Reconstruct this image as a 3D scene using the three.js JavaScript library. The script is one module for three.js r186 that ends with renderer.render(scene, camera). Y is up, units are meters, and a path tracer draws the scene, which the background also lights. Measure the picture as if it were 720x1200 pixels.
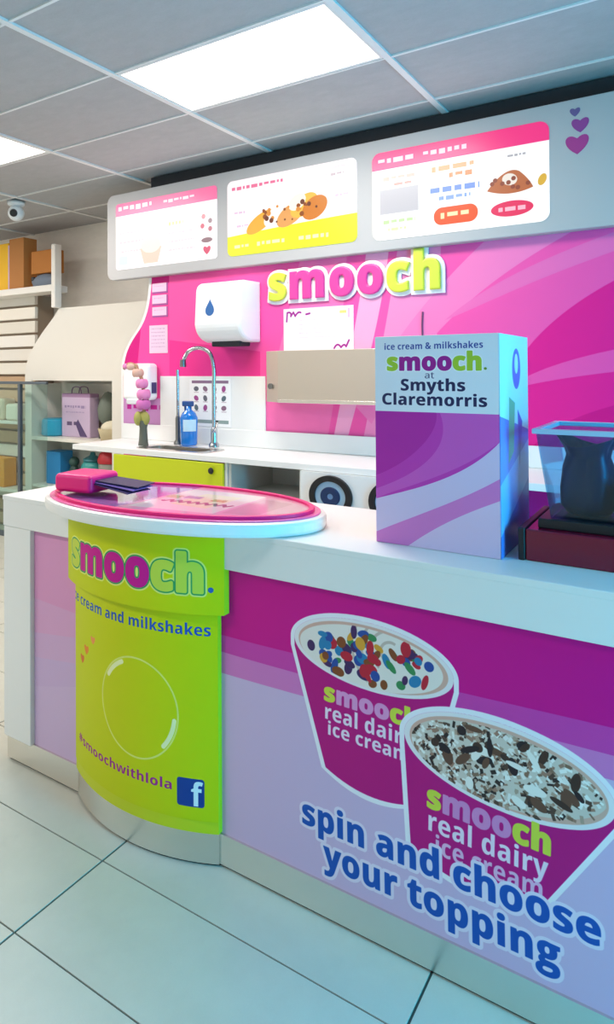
import * as THREE from 'three';
import { RoundedBoxGeometry } from 'three/addons/geometries/RoundedBoxGeometry.js';
import { TextGeometry } from 'three/addons/geometries/TextGeometry.js';
import { FontLoader } from 'three/addons/loaders/FontLoader.js';
import { mergeGeometries } from 'three/addons/utils/BufferGeometryUtils.js';
import { RectAreaLightUniformsLib } from 'three/addons/lights/RectAreaLightUniformsLib.js';
RectAreaLightUniformsLib.init();

// ---------------------------------------------------------------- camera, exposure
const scene = new THREE.Scene();
scene.background = new THREE.Color(0x000000);
const camera = new THREE.PerspectiveCamera(2 * Math.atan(600 / 785.3) * 180 / Math.PI, 720 / 1200, 0.05, 60);
camera.position.set(1.7829, 1.6302, 1.7537);
camera.rotation.order = 'YXZ';
camera.rotation.set(0.0123, 0.5874, -0.0057);
camera.setViewOffset(720, 1200, 52.4, 176.7, 720, 1200);
const renderer = new THREE.WebGLRenderer({ antialias: true });
renderer.toneMapping = THREE.LinearToneMapping;
renderer.toneMappingExposure = 1.45;
renderer.shadowMap.enabled = true;

// room and light levels
const ROOM = { x0: -6.0, x1: 4.2, z0: -2.88, z1: 4.4, h: 3.09 };
const PANEL_LIGHT = 12, PANEL_COLOR = 0xfff7f0;
const MENU_GLOW = 0.55, ADDED_COOLER_LIGHT = 16, ADDED_COOLER_COLOR = new THREE.Color().setRGB(0.01, 0.62, 1.0);

// ---------------------------------------------------------------- helpers
let seed = 7;
const rnd = () => { seed = (seed * 1664525 + 1013904223) >>> 0; return seed / 4294967296; };
const used = new Map();
function numbered(n) { const k = used.get(n) ?? 0; used.set(n, k + 1); return k ? n + '_' + String(k).padStart(3, '0') : n; }
function std(color, roughness = 0.6, extra = {}) { return new THREE.MeshStandardMaterial({ color, roughness, ...extra }); }
function mesh(name, geo, mat, parent = scene) {
  const m = new THREE.Mesh(geo, mat);
  m.name = parent === scene ? numbered(name) : name;
  m.castShadow = m.receiveShadow = true;
  parent.add(m);
  return m;
}
function tag(o, label, category, group) { o.userData.label = label; o.userData.category = category; if (group) o.userData.group = group; return o; }
function thing(name, label, category, [x, y, z] = [0, 0, 0], turn = 0, group) {
  const o = new THREE.Group(); o.name = numbered(name); scene.add(o);
  o.position.set(x, y, z); o.rotation.y = turn;
  return tag(o, label, category, group);
}
function struct(name, geo, mat, label) { const m = mesh(name, geo, mat); m.userData.kind = 'structure'; m.userData.label = label; return m; }
function boxAB(x0, x1, y0, y1, z0, z1) { const g = new THREE.BoxGeometry(x1 - x0, y1 - y0, z1 - z0); g.translate((x0 + x1) / 2, (y0 + y1) / 2, (z0 + z1) / 2); return g; }
function rbox(x0, x1, y0, y1, z0, z1, r = 0.004, s = 2) { const g = new RoundedBoxGeometry(x1 - x0, y1 - y0, z1 - z0, s, Math.min(r, (x1 - x0) / 2.01, (y1 - y0) / 2.01, (z1 - z0) / 2.01)); g.translate((x0 + x1) / 2, (y0 + y1) / 2, (z0 + z1) / 2); return g; }
function tube(pts, r, seg = 40, rad = 10) { return new THREE.TubeGeometry(new THREE.CatmullRomCurve3(pts.map((p) => new THREE.Vector3(...p))), seg, r, rad, false); }
function cyl(r0, r1, h, x, y, z, seg = 28) { const g = new THREE.CylinderGeometry(r0, r1, h, seg); g.translate(x, y, z); return g; }
function lathe(pts, x = 0, y = 0, z = 0, seg = 32) { const g = new THREE.LatheGeometry(pts.map((p) => new THREE.Vector2(...p)), seg); g.translate(x, y, z); return g; }
function roundRect(w, h, r, s = new THREE.Shape(), x = -w / 2, y = -h / 2) {
  s.moveTo(x + r, y); s.lineTo(x + w - r, y); s.absarc(x + w - r, y + r, r, -Math.PI / 2, 0); s.lineTo(x + w, y + h - r); s.absarc(x + w - r, y + h - r, r, 0, Math.PI / 2);
  s.lineTo(x + r, y + h); s.absarc(x + r, y + h - r, r, Math.PI / 2, Math.PI); s.lineTo(x, y + r); s.absarc(x + r, y + r, r, Math.PI, Math.PI * 1.5); return s;
}
function extrude(shape, depth, bevel = 0, seg = 12) { return new THREE.ExtrudeGeometry(shape, { depth, bevelEnabled: bevel > 0, bevelSize: bevel, bevelThickness: bevel, bevelSegments: 2, curveSegments: seg }); }
// uv 0..1 over the x/y box [x0,x1]x[y0,y1] of a geometry
function planarUV(g, x0, x1, y0, y1) {
  const p = g.attributes.position, uv = new Float32Array(p.count * 2);
  for (let i = 0; i < p.count; i++) { uv[2 * i] = (p.getX(i) - x0) / (x1 - x0); uv[2 * i + 1] = (p.getY(i) - y0) / (y1 - y0); }
  g.setAttribute('uv', new THREE.BufferAttribute(uv, 2)); return g;
}
function canvasTex(w, h, draw) {
  const c = document.createElement('canvas'); c.width = w; c.height = h;
  draw(c.getContext('2d'), w, h);
  const t = new THREE.CanvasTexture(c); t.colorSpace = THREE.SRGBColorSpace; t.anisotropy = 8; return t;
}
// canvas in metres: X(m), Y(m) give pixels, y up
function printTex(x0, x1, y0, y1, ppm, draw) {
  return canvasTex(Math.round((x1 - x0) * ppm), Math.round((y1 - y0) * ppm), (g) => draw(g, (x) => (x - x0) * ppm, (y) => (y1 - y) * ppm, ppm));
}
function text(g, str, x, y, size, color, o = {}) {
  g.save(); g.translate(x, y); if (o.turn) g.rotate(o.turn);
  g.font = (o.weight ?? 'bold') + ' ' + size + 'px sans-serif'; g.textAlign = 'left'; g.textBaseline = 'alphabetic'; g.lineJoin = 'round'; g.lineCap = 'round';
  let w = g.measureText(str).width; const sx = o.width ? o.width / w : 1;
  g.scale(sx, 1); if (o.align === 'center') g.translate(-w / 2, 0);
  if (o.halo) { g.strokeStyle = o.halo; g.lineWidth = size * (o.haloWidth ?? 0.22); g.strokeText(str, 0, 0); }
  g.fillStyle = color; g.fillText(str, 0, 0);
  if (o.fat) { g.strokeStyle = color; g.lineWidth = size * o.fat; g.strokeText(str, 0, 0); }
  g.restore(); return w * sx;
}
// the two-colour wordmark
function wordmark(g, x, y, width, size, o = {}) {
  g.save(); g.translate(x, y); if (o.turn) g.rotate(o.turn); g.font = 'bold ' + size + 'px sans-serif'; g.lineJoin = 'round';
  const w = g.measureText('smooch').width, k = width / w; g.scale(k, 1);
  const parts = [['s', o.lime], ['moo', o.pink], ['ch', o.lime]]; let at = 0;
  if (o.halo) { g.strokeStyle = o.halo; g.lineWidth = size * (o.haloWidth ?? 0.24); g.strokeText('smooch', 0, 0); }
  for (const [s, c] of parts) {
    if (o.edge) { g.strokeStyle = o.edge; g.lineWidth = size * 0.13; g.strokeText(s, at, 0); }
    g.fillStyle = c; g.fillText(s, at, 0); g.strokeStyle = c; g.lineWidth = size * 0.07; g.strokeText(s, at, 0); at += g.measureText(s).width;
  }
  if (o.dot) { g.fillStyle = o.dot; g.beginPath(); g.arc(at + size * 0.09, -size * 0.05, size * 0.055, 0, 7); g.fill(); }
  g.restore();
}
function heart(g, x, y, s, color) { g.save(); g.translate(x, y); g.scale(s, s); g.fillStyle = color; g.beginPath(); g.moveTo(0, 0.5); g.bezierCurveTo(-0.9, -0.1, -0.5, -0.75, 0, -0.3); g.bezierCurveTo(0.5, -0.75, 0.9, -0.1, 0, 0.5); g.fill(); g.restore(); }
function poly(g, pts, color) { g.fillStyle = color; g.beginPath(); pts.forEach((p, i) => (i ? g.lineTo(...p) : g.moveTo(...p))); g.closePath(); g.fill(); }
// illegible small print: short strokes in a line
function scribble(g, x, y, w, h, color) { g.fillStyle = color; let at = x; while (at < x + w) { const l = h * (0.5 + rnd() * 1.6); g.fillRect(at, y, Math.min(l, x + w - at), h * (0.55 + rnd() * 0.4)); at += l + h * 0.45; } }
// tileable mottling around a mean, as a colour map
function mottle(size, base, amp, cells, extra = 0) {
  const data = new Uint8Array(size * size * 4), grids = cells.map((n) => Array.from({ length: n * n }, rnd));
  for (let j = 0; j < size; j++) for (let i = 0; i < size; i++) {
    let v = 0;
    cells.forEach((n, k) => {
      const fx = i / size * n, fy = j / size * n, a = Math.floor(fx), b = Math.floor(fy), u = fx - a, w = fy - b, s = u * u * (3 - 2 * u), t = w * w * (3 - 2 * w), G = (p, q) => grids[k][(q % n) * n + (p % n)];
      v += ((G(a, b) * (1 - s) + G(a + 1, b) * s) * (1 - t) + (G(a, b + 1) * (1 - s) + G(a + 1, b + 1) * s) * t - 0.5) / (k + 1);
    });
    v = v * amp + (rnd() - 0.5) * extra;
    const o = (j * size + i) * 4; for (let c = 0; c < 3; c++) data[o + c] = Math.max(0, Math.min(255, base[c] * (1 + v))); data[o + 3] = 255;
  }
  const t = new THREE.DataTexture(data, size, size); t.colorSpace = THREE.SRGBColorSpace; t.magFilter = t.minFilter = THREE.LinearFilter; t.wrapS = t.wrapT = THREE.RepeatWrapping; t.needsUpdate = true; return t;
}
function areaLight(color, intensity, w, h, pos, look) { const l = new THREE.RectAreaLight(color, intensity, w, h); l.position.set(...pos); l.lookAt(...look); scene.add(l); return l; }

// ---------------------------------------------------------------- materials
const M = {
  white: std(0xeeeeec, 0.32), satin: std(0xe9e7e3, 0.5), grout: std(0x55605e, 0.9), wall: new THREE.MeshStandardMaterial({ map: mottle(256, [240, 233, 224], 0.05, [6, 19, 60], 0.02), roughness: 0.9 }),
  tileA: null, steel: std(0xe6e1d9, 0.27, { metalness: 1 }), steelDark: std(0x8d8d8d, 0.3, { metalness: 1 }), chrome: std(0xb8bcc0, 0.16, { metalness: 1 }),
  black: std(0x14151a, 0.45), charcoal: std(0x2a2c31, 0.7), frameGrey: std(0xb6b4b4, 0.5), lime: std(0xcbd40c, 0.5), hotpink: std(0xf2157c, 0.4), navy: std(0x241f4d, 0.5),
};
const tileTex = mottle(512, [206, 206, 195], 0.035, [5, 14, 48], 0.012);
M.tile = [0, 1, 2].map((i) => { const t = tileTex.clone(); t.repeat.set(0.9, 0.3); t.offset.set(i * 0.31, i * 0.43); t.needsUpdate = true; return new THREE.MeshStandardMaterial({ map: t, roughness: 0.38, color: [0xffffff, 0xf9f9f9, 0xfdfcfa][i] }); });
const ceilTex = mottle(256, [176, 174, 175], 0.03, [16, 50, 128], 0.03);
M.ceilTile = new THREE.MeshStandardMaterial({ map: ceilTex, roughness: 0.95 });
M.rail = std(0xe6e4e2, 0.6);

// ---------------------------------------------------------------- room shell
const floor = struct('floor', boxAB(ROOM.x0 - 0.1, ROOM.x1 + 0.1, -0.12, -0.004, ROOM.z0 - 0.1, ROOM.z1 + 0.1), M.grout, 'pale rectangular stone tiles with dark joints');
{
  const ta = 1.056, tb = 0.3395, x00 = 0.0861, z00 = 0.1823, cache = new Map();
  for (let i = -6; i <= 4; i++) for (let j = -10; j <= 13; j++) {
    const a = Math.max(ROOM.x0, x00 + i * ta + 0.004), b = Math.min(ROOM.x1, x00 + (i + 1) * ta - 0.004), c = Math.max(ROOM.z0, z00 + (j - 1) * tb + 0.0025), d = Math.min(ROOM.z1, z00 + j * tb - 0.0025);
    if (b - a < 0.02 || d - c < 0.02) continue;
    const key = (b - a).toFixed(3) + ' ' + (d - c).toFixed(3);
    if (!cache.has(key)) { const g = new THREE.BoxGeometry(b - a, 0.01, d - c); cache.set(key, g); }
    const t = mesh('floor_tile', cache.get(key), M.tile[(i * 7 + j * 3 + 90) % 3], floor); t.position.set((a + b) / 2, -0.005, (c + d) / 2);
  }
}
const PANELS = []; for (const [i, j] of [[0, 0], [-2, 0], [-4, 0], [-1, -5], [-3, -5]]) PANELS.push([i, j]);  // last two are unseen panels, added to light the counter front
const ceiling = struct('ceiling', boxAB(ROOM.x0 - 0.1, ROOM.x1 + 0.1, ROOM.h + 0.05, ROOM.h + 0.15, ROOM.z0 - 0.1, ROOM.z1 + 0.1), std(0x77777a, 0.9), 'suspended ceiling of long white tiles in a metal grid');
const GX = -0.652, GZ = -0.583, CA = 1.2, CB = 0.6;
{
  const cache = new Map();
  for (let i = -5; i <= 4; i++) for (let j = -9; j <= 4; j++) {
    if (PANELS.some(([p, q]) => p === i && q === j)) continue;
    const a = Math.max(ROOM.x0, GX + i * CA), b = Math.min(ROOM.x1, GX + (i + 1) * CA), c = Math.max(ROOM.z0, GZ - (j + 1) * CB), d = Math.min(ROOM.z1, GZ - j * CB);
    if (b - a < 0.05 || d - c < 0.05) continue;
    const key = (b - a).toFixed(3) + ' ' + (d - c).toFixed(3);
    if (!cache.has(key)) cache.set(key, new THREE.BoxGeometry(b - a - 0.006, 0.015, d - c - 0.006));
    mesh('ceiling_tile', cache.get(key), M.ceilTile, ceiling).position.set((a + b) / 2, ROOM.h + 0.0145, (c + d) / 2);
  }
  for (let i = -4; i <= 4; i++) { const x = GX + i * CA; mesh('grid_rail', boxAB(x - 0.017, x + 0.017, ROOM.h - 0.004, ROOM.h + 0.03, ROOM.z0, ROOM.z1), M.rail, ceiling); }
  for (let j = -8; j <= 3; j++) { const z = GZ - j * CB; mesh('cross_rail', boxAB(ROOM.x0, ROOM.x1, ROOM.h - 0.001, ROOM.h + 0.028, z - 0.007, z + 0.007), M.rail, ceiling); }
}
struct('wall_back', boxAB(ROOM.x0 - 0.1, ROOM.x1 + 0.1, -0.1, ROOM.h + 0.1, ROOM.z0 - 0.1, ROOM.z0), M.wall, 'plain warm grey painted back wall');
struct('wall_front', boxAB(ROOM.x0 - 0.1, ROOM.x1 + 0.1, -0.1, ROOM.h + 0.1, ROOM.z1, ROOM.z1 + 0.1), M.wall, 'plain warm grey painted wall opposite the counter');
struct('wall_left', boxAB(ROOM.x0 - 0.1, ROOM.x0, -0.1, ROOM.h + 0.1, ROOM.z0, ROOM.z1), M.wall, 'plain warm grey side wall beyond the shelves');
struct('wall_right', boxAB(ROOM.x1, ROOM.x1 + 0.1, -0.1, ROOM.h + 0.1, ROOM.z0, ROOM.z1), M.wall, 'plain warm grey side wall behind the added cooler');
struct('shade_strip_1', boxAB(-1.72, 2.3, 2.955, ROOM.h - 0.004, -2.05, -1.998), M.charcoal, 'dark strip standing in for shade between the menu board and the ceiling');  // dark colour stands in for the shaded ceiling and gap above the board

// ceiling lights
const glow = new THREE.MeshStandardMaterial({ color: 0xffffff, roughness: 0.6, emissive: 0xfff6ec, emissiveIntensity: 1.6 });
PANELS.forEach(([i, j]) => {
  const x0 = GX + i * CA + 0.017, x1 = GX + (i + 1) * CA - 0.017, z1 = GZ - j * CB - 0.011, z0 = GZ - (j + 1) * CB + 0.011;
  const cx = (x0 + x1) / 2, cz = (z0 + z1) / 2;
  const near = j === 0 && i === 0, far = j === 0 && i === -2;
  const t = thing('ceiling_light', near ? 'bright rectangular ceiling light panel above the oval counter top' : far ? 'bright ceiling light panel next to the small security camera' : 'unseen rectangular ceiling light panel away from the menu board', 'ceiling light', [cx, ROOM.h, cz], 0, 'ceiling light panels');
  const w = x1 - x0, d = z1 - z0, f = 0.014;
  mesh('frame', mergeGeometries([boxAB(-w / 2, w / 2, 0, 0.03, d / 2 - f, d / 2), boxAB(-w / 2, w / 2, 0, 0.03, -d / 2, -d / 2 + f), boxAB(-w / 2, -w / 2 + f, 0, 0.03, -d / 2 + f, d / 2 - f), boxAB(w / 2 - f, w / 2, 0, 0.03, -d / 2 + f, d / 2 - f)]), M.rail, t);
  mesh('diffuser', boxAB(-w / 2 + f, w / 2 - f, 0.003, 0.02, -d / 2 + f, d / 2 - f), glow, t);
  areaLight(PANEL_COLOR, PANEL_LIGHT, w - 2 * f, d - 2 * f, [cx, ROOM.h - 0.008, cz], [cx, 0, cz]);
});

// ---------------------------------------------------------------- front counter
const HC = 1.108, XL = -0.7015, XP = -0.5275, XR = 2.35, FB = 0.98, KH = 0.107, ZP = -0.02, CD = -0.55;
const MAG = '#d60f8e', MAG2 = '#d244aa', MAG3 = '#d87cc2', LAV = '#d4b8dc', BLUE = '#1b55b4', LIME = '#cbd40c', PINK = '#d4148c';
const CX = 0.09, CZ = -0.657, CR = 0.742;
function arcShape(r, deg, zBack) {   // column outline in x / -z, closed by a straight back
  const s = new THREE.Shape(), n = 40; const p = [];
  for (let k = 0; k <= n; k++) { const a = THREE.MathUtils.degToRad(-deg + 2 * deg * k / n); p.push([CX + r * Math.sin(a), CZ + r * Math.cos(a)]); }
  s.moveTo(p[0][0], -zBack); for (const [x, z] of p) s.lineTo(x, -z); s.lineTo(p[n][0], -zBack); return s;
}
function column(r, deg, zBack, y0, y1) { const g = new THREE.ExtrudeGeometry(arcShape(r, deg, zBack), { depth: y1 - y0, bevelEnabled: false, curveSegments: 1 }); g.rotateX(-Math.PI / 2); g.translate(0, y0, 0); return g; }
function wrap(r, deg, y0, y1, th = 0.003) {   // thin printed sheet on the column, uv along the arc
  const g = new THREE.CylinderGeometry(r, r, y1 - y0, 48, 1, true, THREE.MathUtils.degToRad(-deg), THREE.MathUtils.degToRad(2 * deg)); g.translate(CX, (y0 + y1) / 2, CZ); return g;
}
const counter = thing('service_counter', 'white service counter with pink printed front and bulging lime column', 'counter');
// carcass behind the printed panels
mesh('carcass', mergeGeometries([boxAB(XP, XR, KH, FB, -0.5, ZP - 0.012), boxAB(XL, XR, FB, HC - 0.02, -0.5, ZP - 0.012)]), M.white, counter);
mesh('end_panel', rbox(XL, XP, KH - 0.004, FB, -0.52, 0.0, 0.004), M.white, counter);
mesh('fascia', rbox(XL, XR, FB, HC - 0.004, ZP - 0.011, 0.004, 0.004), M.white, counter);
mesh('worktop', rbox(XL - 0.002, XR, HC - 0.02, HC, CD, 0.006, 0.004), M.white, counter);
mesh('kickplate', boxAB(XL + 0.008, CX - 0.33, 0.009, KH, -0.4, -0.012), M.steel, counter).userData.label = 'brushed steel kickplate';
mesh('kickplate', boxAB(CX + 0.33, XR, 0.009, KH, -0.4, -0.012), M.steel, counter).userData.label = 'brushed steel kickplate';

function drawCup(g, cx, cy, rx, ry, bx0, bx1, by, tilt, topping) {
  const hull = (grow) => {
    g.beginPath(); g.ellipse(cx, cy, rx + grow, ry + grow, tilt, Math.PI, 2 * Math.PI);
    const c = Math.cos(tilt), s = Math.sin(tilt);
    g.lineTo(cx + (rx + grow) * c, cy + (rx + grow) * s + ry * 0.3);
    g.lineTo(bx1 + grow, by + ry * 0.05); g.quadraticCurveTo((bx0 + bx1) / 2, by + ry * 0.75 + grow * 2, bx0 - grow, by + grow * 0.3);
    g.lineTo(cx - (rx + grow) * c, cy - (rx + grow) * s + ry * 0.3); g.closePath();
  };
  g.fillStyle = '#f4eef6'; hull(rx * 0.055); g.fill();
  g.fillStyle = '#c0147f'; hull(0); g.fill();
  g.fillStyle = '#efe6ea'; g.beginPath(); g.ellipse(cx, cy, rx, ry, tilt, 0, 7); g.fill();
  g.fillStyle = '#dcae9f'; g.beginPath(); g.ellipse(cx, cy, rx * 0.94, ry * 0.9, tilt, 0, 7); g.fill();
  g.save(); g.beginPath(); g.ellipse(cx, cy + ry * 0.05, rx * 0.92, ry * 0.87, tilt, 0, 7); g.clip(); topping(g); g.restore();
}
const frontTex = printTex(0.40, XR, KH, FB, 900, (g, X, Y, k) => {
  const x1 = X(XR), y1 = Y(KH);
  g.fillStyle = LAV; g.fillRect(0, 0, x1, y1);
  const band = (c, pts) => { g.fillStyle = c; g.beginPath(); g.moveTo(0, 0); g.lineTo(x1, 0); g.lineTo(x1, Y(pts[3])); g.bezierCurveTo(X(1.6), Y(pts[2]), X(0.95), Y(pts[1]), 0, Y(pts[0])); g.fill(); };
  band(MAG3, [0.63, 0.63, 0.68, 0.66]); band(MAG2, [0.70, 0.69, 0.735, 0.72]); band(MAG, [0.755, 0.75, 0.80, 0.79]);
  // far cup with coloured sweets
  drawCup(g, X(0.962), Y(0.805), 0.247 * k, 0.097 * k, X(0.82), X(1.12), Y(0.445), 0.03, (c) => {
    c.fillStyle = '#efe3dc'; c.beginPath(); c.ellipse(X(0.955), Y(0.80), 0.225 * k, 0.085 * k, 0, 0, 7); c.fill();
    c.strokeStyle = '#cdb8ae'; c.lineWidth = 0.008 * k; for (let i = 0; i < 4; i++) { c.beginPath(); c.arc(X(1.03), Y(0.83), (0.03 + i * 0.03) * k, 2.2, 5.2); c.stroke(); }
    const cols = ['#2e4f9e', '#3c8a56', '#c4283c', '#e0a03a', '#4a2d5e', '#8a4b2b', '#2f7fb0'];
    for (let i = 0; i < 75; i++) { const a = rnd() * 6.28, r = Math.sqrt(rnd()); c.fillStyle = cols[Math.floor(rnd() * 7)]; c.beginPath(); c.ellipse(X(0.95) + Math.cos(a) * r * 0.20 * k, Y(0.80) + Math.sin(a) * r * 0.07 * k, (0.011 + rnd() * 0.012) * k, (0.008 + rnd() * 0.008) * k, rnd() * 3, 0, 7); c.fill(); }
  });
  wordmark(g, X(0.815), Y(0.645), 0.30 * k, 0.07 * k, { lime: '#d3dc4a', pink: '#e59ad0', turn: 0.02 });
  text(g, 'real dairy', X(0.815), Y(0.59), 0.062 * k, '#f3dcee', { width: 0.28 * k, turn: 0.02 });
  text(g, 'ice cream', X(0.825), Y(0.545), 0.055 * k, '#f3dcee', { width: 0.26 * k, turn: 0.02 });
  // near cup with crumbled chocolate
  drawCup(g, X(1.33), Y(0.608), 0.262 * k, 0.112 * k, X(1.085), X(1.43), Y(0.312), 0.07, (c) => {
    c.fillStyle = '#d9cabf'; c.beginPath(); c.ellipse(X(1.33), Y(0.61), 0.245 * k, 0.1 * k, 0, 0, 7); c.fill();
    const cols = ['#5b4238', '#8a6a58', '#efe7e2', '#b79c8a', '#3c2c2a', '#f6f0ea', '#a67c6a'];
    for (let i = 0; i < 620; i++) { const a = rnd() * 6.28, r = Math.sqrt(rnd()); c.fillStyle = cols[Math.floor(rnd() * 7)]; c.save(); c.translate(X(1.33) + Math.cos(a) * r * 0.24 * k, Y(0.612) + Math.sin(a) * r * 0.098 * k); c.rotate(rnd() * 3); c.fillRect(0, 0, (0.006 + rnd() * 0.013) * k, (0.004 + rnd() * 0.007) * k); c.restore(); }
    for (let i = 0; i < 34; i++) { const a = rnd() * 6.28, q = Math.sqrt(rnd()); c.fillStyle = ['#4a332c', '#6d4a3c', '#f3ebe4', '#33262a'][i % 4]; c.beginPath(); c.ellipse(X(1.33) + Math.cos(a) * q * 0.2 * k, Y(0.612) + Math.sin(a) * q * 0.08 * k, (0.012 + rnd() * 0.016) * k, (0.007 + rnd() * 0.007) * k, rnd() * 3, 0, 7); c.fill(); }
  });
  wordmark(g, X(1.13), Y(0.44), 0.32 * k, 0.085 * k, { lime: '#d3dc4a', pink: '#d98cc8', turn: 0.03 });
  text(g, 'real dairy', X(1.13), Y(0.378), 0.075 * k, '#f3dcee', { width: 0.31 * k, turn: 0.03 });
  text(g, 'ice cream', X(1.15), Y(0.322), 0.07 * k, '#e7b6dc', { width: 0.28 * k, turn: 0.03 });
  text(g, 'spin and choose', X(0.735), Y(0.252), 0.105 * k, BLUE, { width: 0.825 * k, turn: -0.008, halo: '#e9dcf2', haloWidth: 0.2, fat: 0.03 });
  text(g, 'your topping', X(0.812), Y(0.152), 0.105 * k, BLUE, { width: 0.655 * k, turn: -0.008, halo: '#e9dcf2', haloWidth: 0.2, fat: 0.03 });
});
const printed = (t, r = 0.38) => new THREE.MeshPhysicalMaterial({ map: t, roughness: r, specularIntensity: 0.45 });
mesh('printed_panel', planarUV(boxAB(0.40, XR, KH, FB, ZP - 0.012, ZP), 0.40, XR, KH, FB), printed(frontTex), counter).userData.label = 'magenta and lavender print with two ice cream cups';
const leftTex = printTex(XP, -0.2, KH, FB, 900, (g, X, Y) => {
  g.fillStyle = LAV; g.fillRect(0, 0, X(-0.2), Y(KH));
  const bands = [['#d0b2da', 0.34, 0.42], ['#d6aed5', 0.46, 0.50], ['#dda6cf', 0.56, 0.60], ['#e09cc8', 0.70, 0.68]];
  for (const [c, a, b] of bands) poly(g, [[0, 0], [X(-0.2), 0], [X(-0.2), Y(b)], [0, Y(a)]], c);
});
mesh('printed_panel', planarUV(boxAB(XP, -0.2, KH, FB, ZP - 0.012, ZP), XP, -0.2, KH, FB), printed(leftTex), counter).userData.label = 'pale pink and lavender print';
mesh('plinth', mergeGeometries([boxAB(XL + 0.02, XR, 0, 0.0085, -0.4, -0.02), column(CR - 0.016, 27.6, -0.1, 0, 0.0085)].map((g) => { const h = g.index ? g.toNonIndexed() : g; return h; })), M.black, counter).userData.label = 'dark recessed plinth';
// column
const DEG = 27.6, ARC = CR * THREE.MathUtils.degToRad(2 * DEG), CY0 = 0.15, CY1 = 0.86;
mesh('column', column(CR - 0.002, DEG, -0.1, 0.11, 1.1), M.lime, counter);
mesh('column_kick', column(CR - 0.008, DEG, -0.1, 0.009, CY0), M.steel, counter).userData.label = 'curved brushed steel kick';
const colTex = printTex(0, ARC, CY0, CY1, 1400, (g, X, Y, k) => {
  g.fillStyle = LIME; g.fillRect(0, 0, X(ARC), Y(CY0));
  const at = (deg) => X(ARC / 2 + CR * THREE.MathUtils.degToRad(deg));
  text(g, 'ice cream and milkshakes', at(-30), Y(0.755), 0.052 * k, BLUE, { width: at(26) - at(-30) });
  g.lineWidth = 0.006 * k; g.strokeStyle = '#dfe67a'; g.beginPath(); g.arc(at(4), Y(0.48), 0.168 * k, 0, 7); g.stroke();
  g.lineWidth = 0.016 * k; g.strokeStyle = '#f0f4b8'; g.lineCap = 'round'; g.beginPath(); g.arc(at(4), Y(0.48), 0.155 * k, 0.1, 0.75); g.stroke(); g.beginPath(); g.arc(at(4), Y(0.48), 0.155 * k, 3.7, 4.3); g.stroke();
  heart(g, at(-18), Y(0.60), 0.036 * k, '#e8892c'); heart(g, at(-14), Y(0.65), 0.03 * k, '#ee9a55'); heart(g, at(-21), Y(0.555), 0.034 * k, '#d9702c');
  text(g, '#smoochwithlola', at(-24), Y(0.238), 0.046 * k, '#a0268c', { width: at(15.5) - at(-24) });
  g.fillStyle = '#17418f'; g.beginPath(); g.roundRect(at(16.6), Y(0.285), at(24) - at(16.6), 0.092 * k, 0.01 * k); g.fill();
  text(g, 'f', at(20.3), Y(0.197), 0.105 * k, '#dff0f6', { weight: 'bold' });
});
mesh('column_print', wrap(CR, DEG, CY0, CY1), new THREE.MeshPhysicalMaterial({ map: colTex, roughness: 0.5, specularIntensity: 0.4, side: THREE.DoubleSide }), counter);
const HDEG = 29.5, HR = CR + 0.022, HARC = HR * THREE.MathUtils.degToRad(2 * HDEG), HY0 = 0.832, HY1 = HC - 0.002;
mesh('column_band', column(HR - 0.002, HDEG, ZP, HY0, HY1), M.lime, counter).userData.label = 'lime curved band round the column top';
const bandTex = printTex(0, HARC, HY0, HY1, 1400, (g, X, Y, k) => {
  g.fillStyle = LIME; g.fillRect(0, 0, X(HARC), Y(HY0));
  const at = (deg) => X(HARC / 2 + HR * THREE.MathUtils.degToRad(deg));
  wordmark(g, at(-25), Y(0.905), at(25) - at(-25), 0.165 * k, { lime: '#c6d84a', pink: '#cc1290', halo: '#dfe87a', haloWidth: 0.19, edge: '#2f9a5a', dot: '#2a63a8' });
});
mesh('column_band_print', wrap(HR, HDEG, HY0, HY1), new THREE.MeshPhysicalMaterial({ map: bandTex, roughness: 0.5, specularIntensity: 0.4, side: THREE.DoubleSide }), counter);

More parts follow.
